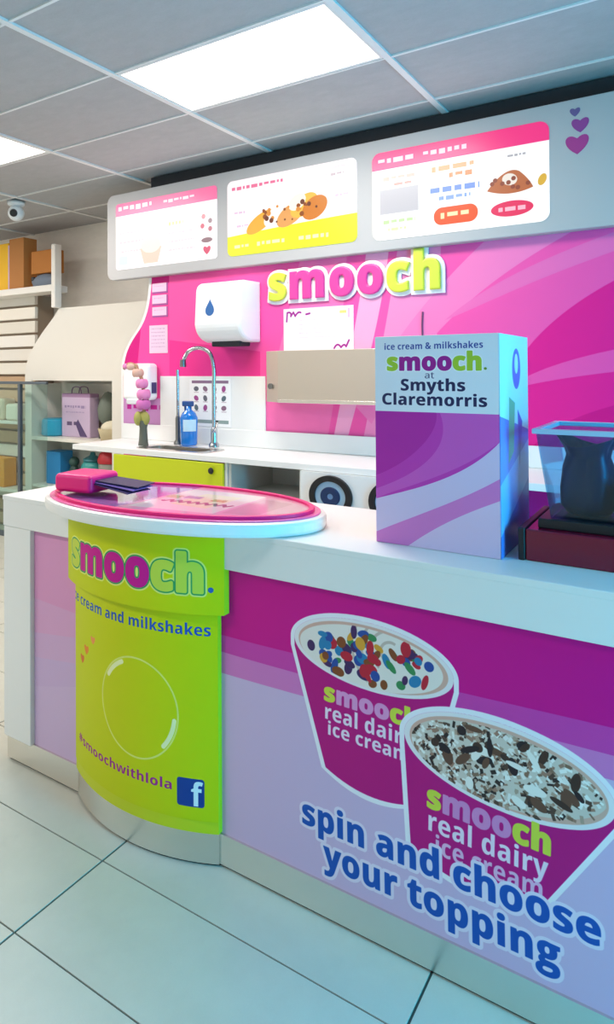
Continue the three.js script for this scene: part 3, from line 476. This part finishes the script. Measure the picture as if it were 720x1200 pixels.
// white splash plate and icon sign
tag(mesh('splash_plate', rbox(-1.585, -0.655, 1.11, 1.585, ZW + 0.001, ZW + 0.008, 0.002), M.white), 'white wall plate behind the tap', 'wall plate');
tag(mesh('upstand', rbox(-1.96, 2.2, 1.111, 1.225, ZW + 0.009, ZW + 0.022, 0.003), M.white), 'low white upstand along the back of the worktop', 'upstand');
{
  const tx = canvasTex(360, 330, (g, W, H) => {
    g.fillStyle = '#f4f4f4'; g.fillRect(0, 0, W, H); g.fillStyle = '#8c6f8a'; g.fillRect(20, 12, W - 40, 20);
    for (let r = 0; r < 3; r++) for (let c = 0; c < 4; c++) { g.fillStyle = ['#6a6a72', '#8a6a80', '#5d6f78', '#a0508a'][(r * 3 + c) % 4]; g.beginPath(); g.ellipse(60 + c * 80, 70 + r * 66, 22, 17, (r + c) * 0.6, 0, 7); g.fill(); g.fillStyle = '#c9b9c2'; g.fillRect(40 + c * 80, 92 + r * 66, 42, 6); }
    g.fillStyle = '#8fa09c'; g.fillRect(20, 285, W - 40, 24);
  });
  tag(mesh('icon_sign', planarUV(boxAB(-1.30, -0.935, 1.235, 1.567, ZW + 0.009, ZW + 0.012), -1.30, -0.935, 1.235, 1.567), printed(tx, 0.5)), 'white sign with rows of small hand pictures behind the tap', 'sign');
}
// paper towel dispenser
{
  const t = thing('towel_dispenser', 'white paper towel dispenser with a blue drop on the pink panel', 'towel dispenser', [-0.875, 1.83, ZW]);
  const s = new THREE.Shape(); s.moveTo(0, 0); s.lineTo(0.1, 0); s.quadraticCurveTo(0.2, 0.02, 0.215, 0.1); s.lineTo(0.2, 0.31); s.quadraticCurveTo(0.195, 0.36, 0.15, 0.362); s.lineTo(0, 0.365); s.closePath();
  const g = extrude(s, 0.335, 0.018, 8); g.rotateY(-Math.PI / 2); g.translate(0.1675, 0, 0.02); mesh('cover', g, std(0xf6f4f4, 0.28), t);
  mesh('paper_slot', rbox(-0.12, 0.12, -0.045, -0.008, 0.03, 0.15, 0.01), M.charcoal, t).userData.label = 'dark paper slot underneath';
  const d = new THREE.Shape(); d.moveTo(0, 0.062); d.bezierCurveTo(0.014, 0.03, 0.035, 0.012, 0.035, -0.012); d.absarc(0, -0.012, 0.035, 0, Math.PI, true); d.bezierCurveTo(-0.035, 0.012, -0.014, 0.03, 0, 0.062);
  const dg = extrude(d, 0.004); dg.rotateX(-0.07); dg.translate(-0.055, 0.2, 0.2445); mesh('drop_emblem', dg, std(0x1f5fa0, 0.35), t).userData.label = 'blue drop emblem';
}
// soap dispenser
{
  const t = thing('soap_dispenser', 'white wall soap dispenser by the wavy edge of the pink panel', 'soap dispenser', [-1.74, 1.39, ZW]);
  mesh('body', rbox(-0.135, 0.135, 0.02, 0.29, 0, 0.11, 0.03, 4), std(0xf6f6f6, 0.3), t); mesh('push_lever', rbox(-0.08, 0.08, -0.012, 0.03, 0.03, 0.125, 0.012, 3), std(0xdfe2e6, 0.35), t);
  mesh('dark_window', rbox(0.136, 0.142, 0.07, 0.15, 0.03, 0.08, 0.002), std(0x3b2f6a, 0.3), t);
}
// stainless box shelf
{
  const t = thing('steel_bin', 'stainless steel wall bin below the paper notice', 'steel bin', [-0.43, 1.425, ZW]);
  const s = new THREE.Shape(); s.moveTo(-0.15, 0.001); s.lineTo(0.66, 0.001); s.lineTo(0.66, 0.205); s.lineTo(0, 0.205); s.lineTo(-0.125, 0.14); s.closePath();
  const g = extrude(s, 0.315, 0.002); g.rotateX(Math.PI / 2); g.translate(0, 0.318, 0.0009);
  mesh('steel_body', g, std(0xd2c6b8, 0.42, { metalness: 0.85 }), t); mesh('bottom_lip', rbox(0.0, 0.66, 0.0, 0.022, 0.2, 0.216, 0.004), M.steel, t);
  const kn = cyl(0.018, 0.018, 0.02, 0, 0, 0, 16); kn.rotateX(Math.PI / 2); kn.translate(-0.07, 0.10, 0.18); mesh('latch', kn, M.steelDark, t);
}

// ---------------------------------------------------------------- back worktop and cabinets
const SINK = [-1.12, -1.62];
const topShape = new THREE.Shape([[-1.96, 1.448], [2.2, 1.448], [2.2, 1.945], [-1.96, 1.945]].map(([x, y]) => new THREE.Vector2(x, y)));   // seen from below: x, -z
topShape.holes.push(roundRect(0.5, 0.18, 0.05, new THREE.Path(), SINK[0] - 0.25, -SINK[1] - 0.09));
tag(mesh('back_worktop', extrude(topShape, 0.031, 0.002).rotateX(-Math.PI / 2).translate(0, 1.077, 0), M.white), 'long white worktop in front of the pink panel', 'worktop');
{
  const t = thing('lime_cabinet', 'lime green cabinet with a black knob under the white worktop', 'cabinet', [-1.06, 0, -1.7]);
  mesh('carcass', boxAB(-0.5, 0.445, 0.1, 0.94, -0.24, 0.235), M.white, t); mesh('side', boxAB(0.425, 0.445, 0.94, 1.073, -0.24, 0.235), M.white, t); mesh('plinth', boxAB(-0.5, 0.445, 0, 0.1, -0.2, 0.19), M.charcoal, t);
  const d = mesh('door', rbox(-0.495, 0.425, 0.12, 1.068, 0.237, 0.255, 0.003), M.lime, t);
  mesh('knob', lathe([[0.0001, 0.02], [0.018, 0.018], [0.02, 0.012], [0.01, 0.006], [0.009, 0]]).rotateX(Math.PI / 2).translate(0.345, 1.022, 0.255), M.black, d);
}
{
  const t = thing('open_shelf_unit', 'open pale shelf unit between the lime cabinet and the cup dispensers', 'shelf unit', [-0.355, 0, -1.7]);
  const m = std(0xc9cbc6, 0.6);
  mesh('side', boxAB(-0.255, -0.235, 0, 1.073, -0.24, 0.23), m, t); mesh('side', boxAB(0.235, 0.255, 0, 1.073, -0.24, 0.23), m, t); mesh('back', boxAB(-0.235, 0.235, 0, 1.073, -0.24, -0.225), m, t);
  for (const y of [0.1, 0.5, 0.87]) mesh('shelf', boxAB(-0.235, 0.235, y, y + 0.018, -0.225, 0.2), m, t);
}
{
  const t = thing('cup_dispenser', 'white cabinet front with round blue and black cup dispensers', 'cup dispenser', [0.28, 0, -1.7]);
  mesh('cabinet', boxAB(-0.37, 0.6, 0, 1.073, -0.24, 0.27), M.white, t);
  for (const x of [-0.18, 0.17]) {
    const ring = (r0, r1, d, z) => { const s = new THREE.Shape(); s.absarc(0, 0, r1, 0, Math.PI * 2); if (r0) { const h = new THREE.Path(); h.absarc(0, 0, r0, 0, Math.PI * 2, true); s.holes.push(h); } const g = extrude(s, d, 0.003, 32); g.scale(1.15, 1, 1); g.translate(x, 0.952, z); return g; };
    const o = mesh('dispenser_ring', ring(0.083, 0.108, 0.014, 0.273), M.black, t); o.userData.label = 'black rubber ring';
    mesh('pale_ring', ring(0.05, 0.08, 0.006, 0.272), std(0x9fc0d8, 0.35), o); mesh('cup_end', ring(0.018, 0.048, 0.012, 0.272), std(0x10305c, 0.35), o); mesh('cup_centre', ring(0, 0.016, 0.008, 0.272), std(0x6d95c0, 0.4), o);
  }
}
// sink and tap
{
  const t = thing('sink', 'inset stainless steel sink in the white worktop', 'sink', [SINK[0], 1.11, SINK[1]]);
  const s = roundRect(0.62, 0.25, 0.07); s.holes.push(roundRect(0.488, 0.168, 0.045, new THREE.Path())); const g = extrude(s, 0.002, 0.001); g.rotateX(-Math.PI / 2); g.translate(0, 0.0015, 0); mesh('rim', g, M.steel, t);
  const w = roundRect(0.494, 0.174, 0.047); w.holes.push(roundRect(0.486, 0.166, 0.043, new THREE.Path())); const wg = extrude(w, 0.15); wg.rotateX(-Math.PI / 2); wg.translate(0, -0.15, 0);
  const fl = extrude(roundRect(0.494, 0.174, 0.047), 0.004); fl.rotateX(-Math.PI / 2); fl.translate(0, -0.154, 0);
  mesh('bowl', mergeGeometries([wg, fl]), M.steel, t); mesh('drain', lathe([[0.001, 0], [0.025, 0], [0.03, 0.003], [0.032, 0]], 0, -0.15, 0), M.chrome, t);
}
{
  const t = thing('tap', 'tall chrome gooseneck tap standing behind the sink', 'tap', [-1.10, 1.1105, -1.82]);
  mesh('base', lathe([[0.035, 0], [0.035, 0.02], [0.022, 0.035], [0.022, 0.12], [0.014, 0.13]], 0.11, 0, 0), M.chrome, t);
  mesh('spout', tube([[0.11, 0.1, 0], [0.11, 0.4, 0], [0.11, 0.54, 0.0], [0.085, 0.635, 0.015], [0.02, 0.668, 0.04], [-0.05, 0.648, 0.065], [-0.085, 0.59, 0.08]], 0.014), M.chrome, t);
  mesh('nozzle', cyl(0.02, 0.022, 0.05, -0.09, 0.565, 0.082, 16), M.steelDark, t);
  mesh('lever', tube([[0.12, 0.1, 0.02], [0.16, 0.13, 0.05], [0.19, 0.18, 0.07]], 0.009, 12, 8), M.chrome, t);
}
{
  const t = thing('spray_hose', 'slim upright chrome rod beside the blue bottle at the sink', 'rod', [-1.317, 1.1105, -1.83]);
  mesh('foot', lathe([[0.03, 0], [0.03, 0.015], [0.018, 0.03], [0.018, 0.18], [0.012, 0.2]]), M.steelDark, t); mesh('rod', cyl(0.011, 0.011, 0.32, 0, 0.36, 0, 12), M.chrome, t);
}
{
  const t = thing('blue_bottle', 'bright blue spray bottle with a pale label at the sink', 'bottle', [-1.205, 1.1105, -1.815]);
  const blue = new THREE.MeshPhysicalMaterial({ color: 0x1478d2, roughness: 0.15, clearcoat: 0.6 });
  mesh('body', lathe([[0.001, 0], [0.05, 0], [0.058, 0.012], [0.06, 0.1], [0.062, 0.19], [0.045, 0.225], [0.02, 0.245], [0.02, 0.27], [0.001, 0.27]]), blue, t);
  mesh('label', new THREE.CylinderGeometry(0.0625, 0.0615, 0.08, 24, 1, true, 0.0, 1.6).translate(0, 0.14, 0), std(0xbfe0f4, 0.5, { side: THREE.DoubleSide }), t);
  mesh('trigger_head', mergeGeometries([rbox(-0.05, 0.035, 0.268, 0.305, -0.018, 0.018, 0.008), rbox(-0.035, -0.022, 0.215, 0.27, -0.01, 0.01, 0.004)]), std(0x1a4a8a, 0.4), t);
}
{
  const t = thing('flower_vase', 'arching pink flower stem in a slim dark vase beside the soap dispenser', 'vase', [-1.48, 1.1105, -1.655]);
  mesh('vase', lathe([[0.001, 0], [0.036, 0], [0.03, 0.05], [0.026, 0.12], [0.036, 0.17], [0.034, 0.172], [0.022, 0.12], [0.001, 0.1]]), std(0x5d6258, 0.4), t);
  mesh('leaves', mergeGeometries([0, 1, 2].map((i) => { const g = new THREE.SphereGeometry(1, 14, 10); g.scale(0.045, 0.05, 0.03); g.rotateY(i * 2.1); g.translate(Math.cos(i * 2.1) * 0.025 - 0.015, 0.185, Math.sin(i * 2.1) * 0.025); return g; })), std(0xa7a356, 0.7), t);
  mesh('stem', tube([[0, 0.15, 0], [0.01, 0.32, 0], [-0.02, 0.47, 0], [-0.075, 0.555, 0.01], [-0.13, 0.56, 0.015], [-0.165, 0.53, 0.02]], 0.012, 30, 8), std(0xb08a6a, 0.7), t);
  const BL = 1.35, pm = [std(0xe58ac0, 0.7), std(0xd9b0a0, 0.7), std(0xcf6fb4, 0.7)];
  [[0, 0.27, 0.052, 0.06, 2], [0.005, 0.34, 0.05, 0.06, 0], [-0.012, 0.415, 0.045, 0.055, 0], [-0.05, 0.49, 0.042, 0.05, 1], [-0.10, 0.535, 0.042, 0.04, 1], [-0.15, 0.54, 0.035, 0.035, 0]].forEach(([x, y, r, h, c], k) => {
    const g = mergeGeometries([0, 1, 2, 3, 4].map((i) => { const p = new THREE.SphereGeometry(1, 10, 8), a = i * 1.257 + k; p.scale(r * 0.55 * BL, h * 0.6, r * 0.3 * BL); p.translate(0, h * 0.2, r * 0.42 * BL); p.rotateY(a); return p; })); g.translate(x, y, 0); mesh('blossom', g, pm[c], t);
  });
}

// ---------------------------------------------------------------- left background: white unit, slat wall, shelf goods
{
  const t = thing('white_shelf_unit', 'white shelf unit with a curved shoulder standing against the back wall', 'shelf unit', [0, 0, 0]);
  const s = new THREE.Shape(); s.moveTo(-3.87, 0); s.lineTo(-2.1, 0); s.lineTo(-2.1, 2.225); s.lineTo(-3.36, 2.225); s.bezierCurveTo(-3.45, 2.12, -3.56, 2.05, -3.68, 1.93); s.bezierCurveTo(-3.80, 1.80, -3.87, 1.72, -3.87, 1.55); s.closePath();
  const h = new THREE.Path(); h.moveTo(-3.77, 0.25); h.lineTo(-3.77, 1.535); h.lineTo(-2.65, 1.535); h.lineTo(-2.65, 0.25); h.closePath(); s.holes.push(h);
  const m = std(0xeae4da, 0.45); mesh('front', extrude(s, 0.02).translate(0, 0, -2.5), m, t);
  mesh('case', mergeGeometries([boxAB(-3.87, -3.77, 0, 1.5, -2.86, -2.5), boxAB(-2.65, -2.1, 0, 2.2, -2.86, -2.5), boxAB(-3.77, -2.65, 0, 1.5, -2.865, -2.85), boxAB(-3.77, -2.65, 1.535, 1.6, -2.86, -2.5)]), m, t);
  mesh('shelf', rbox(-3.77, -2.65, 0.955, 0.988, -2.85, -2.478, 0.004), m, t); mesh('shelf', rbox(-3.77, -2.65, 0.49, 0.52, -2.85, -2.49, 0.004), m, t);
}
const SY = 0.988, SY2 = 0.52;
tag(mesh('round_tin', lathe([[0.001, 0], [0.115, 0], [0.13, 0.02], [0.126, 0.15], [0.11, 0.17], [0.001, 0.172]], -3.63, SY + 0.001, -2.65), std(0x2fa3c8, 0.3)), 'round turquoise tin on the upper shelf of the white unit', 'tin');
{
  const t = thing('gift_bag', 'lilac gift bag with dark print on the upper shelf of the white unit', 'gift bag', [-3.295, SY, -2.68]);
  const tx = canvasTex(256, 256, (g, W, H) => { g.fillStyle = '#cbb3cf'; g.fillRect(0, 0, W, H); scribble(g, 30, 70, 190, 18, '#9c86ad'); scribble(g, 40, 105, 170, 12, '#b39cc0'); scribble(g, 50, 165, 90, 34, '#6a5578'); poly(g, [[150, 150], [235, 250], [170, 250], [130, 180]], '#5f4c74'); g.fillStyle = '#a884a8'; g.fillRect(0, 0, W, 22); });
  mesh('bag', planarUV(rbox(-0.2, 0.2, 0, 0.42, -0.06, 0.06, 0.01), -0.2, 0.2, 0, 0.42), printed(tx, 0.5), t);
  for (const z of [-0.045, 0.045]) mesh('handle', tube([[-0.07, 0.415, z], [-0.05, 0.475, z], [0.05, 0.475, z], [0.07, 0.415, z]], 0.005, 20, 6), std(0x7a5a80, 0.6), t);
}
{
  const t = thing('grey_ornament', 'dark grey green ornament behind the lilac gift bag', 'ornament', [-2.98, SY, -2.745]);
  mesh('foot', lathe([[0.001, 0], [0.09, 0], [0.07, 0.03], [0.03, 0.06], [0.03, 0.1]]), std(0x5c635c, 0.6), t); mesh('body', lathe([[0.03, 0.1], [0.09, 0.18], [0.1, 0.28], [0.07, 0.38], [0.03, 0.43], [0.001, 0.44]]), std(0x6f776c, 0.6), t);
}
{
  const t = thing('cream_basket', 'cream woven basket with folded cloth on the upper shelf of the white unit', 'basket', [-2.785, SY, -2.61]);
  mesh('basket', lathe([[0.001, 0], [0.1, 0], [0.13, 0.11], [0.12, 0.11], [0.092, 0.012], [0.001, 0.012]]), std(0xdccba6, 0.85), t); const c = new THREE.IcosahedronGeometry(1, 3); c.scale(0.105, 0.07, 0.1); c.translate(0, 0.11, 0); mesh('folded_cloth', c, std(0xe6dcc2, 0.9), t);
}
tag(mesh('blue_box', rbox(-3.68, -3.47, SY2, SY2 + 0.32, -2.74, -2.58, 0.008), std(0x2c86c4, 0.4)), 'upright blue box on the lower shelf of the white unit', 'box');
{
  const t = thing('figurine', 'dark green figurine beside the blue box on the lower shelf', 'figurine', [-3.36, SY2, -2.66]);
  mesh('body', lathe([[0.001, 0], [0.08, 0], [0.07, 0.06], [0.05, 0.14], [0.03, 0.19], [0.001, 0.2]]), std(0x25403c, 0.5), t); const h = new THREE.SphereGeometry(0.05, 20, 14); h.translate(0, 0.225, 0); mesh('head', h, std(0x33524c, 0.5), t);
}
{
  const t = thing('teal_jar', 'teal lidded jar on the lower shelf of the white unit', 'jar', [-3.12, SY2, -2.68]);
  mesh('body', lathe([[0.001, 0], [0.09, 0], [0.11, 0.05], [0.11, 0.2], [0.08, 0.25], [0.001, 0.25]]), std(0x3f9a98, 0.35), t); mesh('lid', lathe([[0.09, 0.25], [0.09, 0.27], [0.03, 0.3], [0.02, 0.33], [0.001, 0.335]]), std(0x2d6f78, 0.35), t);
}
{
  const t = thing('red_topped_canister', 'grey canister with a red top on the lower shelf of the white unit', 'canister', [-2.86, SY2, -2.66]);
  mesh('body', lathe([[0.001, 0], [0.11, 0], [0.11, 0.25], [0.001, 0.25]]), std(0x8c8a80, 0.5), t); mesh('red_top', lathe([[0.115, 0.25], [0.12, 0.28], [0.1, 0.34], [0.05, 0.37], [0.001, 0.372]]), std(0xb01f2a, 0.4), t);
}
// glass screen before the shelves
{
  const t = thing('glass_screen', 'glass screen with a slim grey frame standing before the shelves', 'glass screen', [-3.785, 0, -2.36]);
  const f = std(0x66707a, 0.35, { metalness: 0.6 });
  mesh('post', rbox(-0.018, 0.018, 0, 1.5, -0.018, 0.018, 0.004), f, t); mesh('top_rail', rbox(-1.3, 0.4, 1.5, 1.528, -0.014, 0.014, 0.004), f, t);
  mesh('bottom_rail', rbox(-1.3, 0.4, 0.0, 0.05, -0.014, 0.014, 0.004), f, t);
  const gl = new THREE.MeshPhysicalMaterial({ color: 0xeaf6f4, roughness: 0.03, transmission: 1, thickness: 0, ior: 1.4 });
  mesh('pane', boxAB(0.02, 0.4, 0.052, 1.498, -0.003, 0.003), gl, t); mesh('pane', boxAB(-1.3, -0.02, 0.052, 1.498, -0.003, 0.003), gl, t);
}
{
  const t = thing('slat_wall', 'cream and tan slatted display wall with a top shelf', 'slat wall', [0, 0, 0]);
  const tones = [0xe9e2d8, 0xf0eae2, 0xe4dccf, 0xeee6da].map((c) => std(c, 0.6)), tan = [0xd2b394, 0xc7a482, 0xd9bd9f].map((c) => std(c, 0.65));
  mesh('backing', boxAB(-5.95, -3.92, 0, 2.4, -2.87, -2.66), std(0xa39280, 0.8), t);
  const H = 0.142; let n = 0;
  for (let y = 0.02; y < 2.3; y += H, n++) mesh('slat', rbox(-5.95, -3.9, y + 0.012, y + H - 0.012, -2.66, -2.62, 0.006), y < 1.7 && n % 3 !== 2 ? tan[n % 3] : tones[n % 4], t);
  mesh('top_shelf', rbox(-5.95, -3.401, 2.385, 2.45, -2.62, -2.42, 0.006), tones[1], t); mesh('shelf', rbox(-5.95, -3.9, 1.10, 1.13, -2.62, -2.42, 0.004), tones[1], t); mesh('shelf', rbox(-5.95, -3.9, 0.42, 0.45, -2.62, -2.42, 0.004), tones[3], t);
  mesh('shelf_post', rbox(-3.40, -3.345, 2.228, 2.83, -2.50, -2.42, 0.006), tones[1], t).userData.label = 'white upright end of the top shelf';
}
tag(mesh('yellow_book', rbox(-4.42, -4.12, 2.451, 2.93, -2.60, -2.47, 0.01), std(0xf2b90a, 0.5)), 'yellow file standing on the top shelf of the slatted wall', 'file');
tag(mesh('white_book', rbox(-4.112, -4.09, 2.451, 2.90, -2.60, -2.46, 0.003), std(0xcdb3cf, 0.6)), 'thin lilac file between the yellow file and the brown box', 'file');
tag(mesh('brown_box', rbox(-4.08, -3.85, 2.451, 2.955, -2.61, -2.45, 0.006), std(0xb9793c, 0.7)), 'tall brown cardboard box on the top shelf of the slatted wall', 'box');
tag(mesh('orange_box', rbox(-3.76, -3.43, 2.578, 2.80, -2.60, -2.47, 0.006), std(0xb8701c, 0.6)), 'orange box resting on the grey bag on the top shelf', 'box');
{
  const g = new THREE.IcosahedronGeometry(1, 4), p = g.attributes.position; for (let i = 0; i < p.count; i++) p.setXYZ(i, p.getX(i) * 0.19 * (1 + 0.06 * Math.sin(p.getY(i) * 7)), Math.max(-0.5, p.getY(i)) * 0.085 + 0.0425, p.getZ(i) * 0.075); g.computeVertexNormals();
  const t = thing('grey_bag', 'slumped blue grey bag under the orange box on the top shelf', 'bag', [-3.60, 2.451, -2.52]); mesh('bag', g, std(0x76808f, 0.8), t); mesh('black_clasp', rbox(-0.15, -0.11, 0.06, 0.1, 0.035, 0.06, 0.008), M.black, t);
}
for (let i = 0; i < 3; i++) {
  tag(mesh('folded_towel', rbox(-4.6 + i * 0.23, -4.4 + i * 0.23, 1.131, 1.30 + 0.05 * (i % 2), -2.6, -2.44, 0.03, 3), std([0xf0e4d0, 0xe6d3bb, 0xf3ead9][i], 0.95)), 'folded cream towel stack on the middle shelf of the slatted wall', 'towel', 'towels on the slatted wall');
}
tag(mesh('orange_carton', rbox(-4.5, -4.17, 0.451, 0.74, -2.6, -2.45, 0.008), std(0xf09a12, 0.5)), 'bright orange carton on the low shelf of the slatted wall', 'carton');
// security camera
{
  const t = thing('security_camera', 'small white dome security camera under the ceiling', 'security camera', [-3.16, ROOM.h - 0.004, -1.86]);
  const w = std(0xdfe4e6, 0.35); mesh('mount', lathe([[0.001, 0], [0.075, 0], [0.07, -0.03], [0.05, -0.045], [0.001, -0.045]]), w, t);
  const b = new THREE.SphereGeometry(0.068, 28, 20); b.translate(0, -0.1, 0); mesh('ball', b, w, t);
  const l = cyl(0.03, 0.034, 0.03, 0, 0, 0, 20); l.rotateX(Math.PI / 2); const lm = mesh('lens', l, M.black, t); lm.position.set(0.035, -0.112, 0.05); lm.lookAt(new THREE.Vector3(-3.16 + 3.0, ROOM.h - 1.8, -1.86 + 3.0));
}

// ---------------------------------------------------------------- blue-lit cooler added out of view to cast the cyan light
{
  const t = thing('added_cooler', 'added unseen white cooler that casts blue light on the counter end', 'cooler', [3.75, 0, 0.2]);
  const w = M.white;
  mesh('cabinet', mergeGeometries([boxAB(-0.3, 0.35, 0, 0.25, -0.55, 0.55), boxAB(-0.3, 0.35, 2.1, 2.3, -0.55, 0.55), boxAB(-0.3, 0.35, 0.25, 2.1, -0.55, -0.5), boxAB(-0.3, 0.35, 0.25, 2.1, 0.5, 0.55), boxAB(0.3, 0.35, 0.25, 2.1, -0.5, 0.5)]), w, t);
  mesh('lit_back', boxAB(0.27, 0.3, 0.25, 2.1, -0.5, 0.5), new THREE.MeshStandardMaterial({ color: 0x9cc8ff, emissive: ADDED_COOLER_COLOR, emissiveIntensity: 2.0 }), t).userData.label = 'glowing blue interior';
  for (const y of [0.7, 1.15, 1.6]) mesh('shelf', boxAB(-0.2, 0.27, y, y + 0.015, -0.5, 0.5), M.steel, t);
  mesh('door_frame', mergeGeometries([boxAB(-0.34, -0.3, 0.25, 2.1, -0.5, -0.46), boxAB(-0.34, -0.3, 0.25, 2.1, 0.46, 0.5), boxAB(-0.34, -0.3, 0.25, 0.29, -0.46, 0.46), boxAB(-0.34, -0.3, 2.06, 2.1, -0.46, 0.46)]), M.charcoal, t);
  areaLight(ADDED_COOLER_COLOR, ADDED_COOLER_LIGHT, 0.9, 1.75, [3.75 - 0.36, 1.175, 0.2], [0, 1.175, 0.2]);
}

renderer.render(scene, camera);
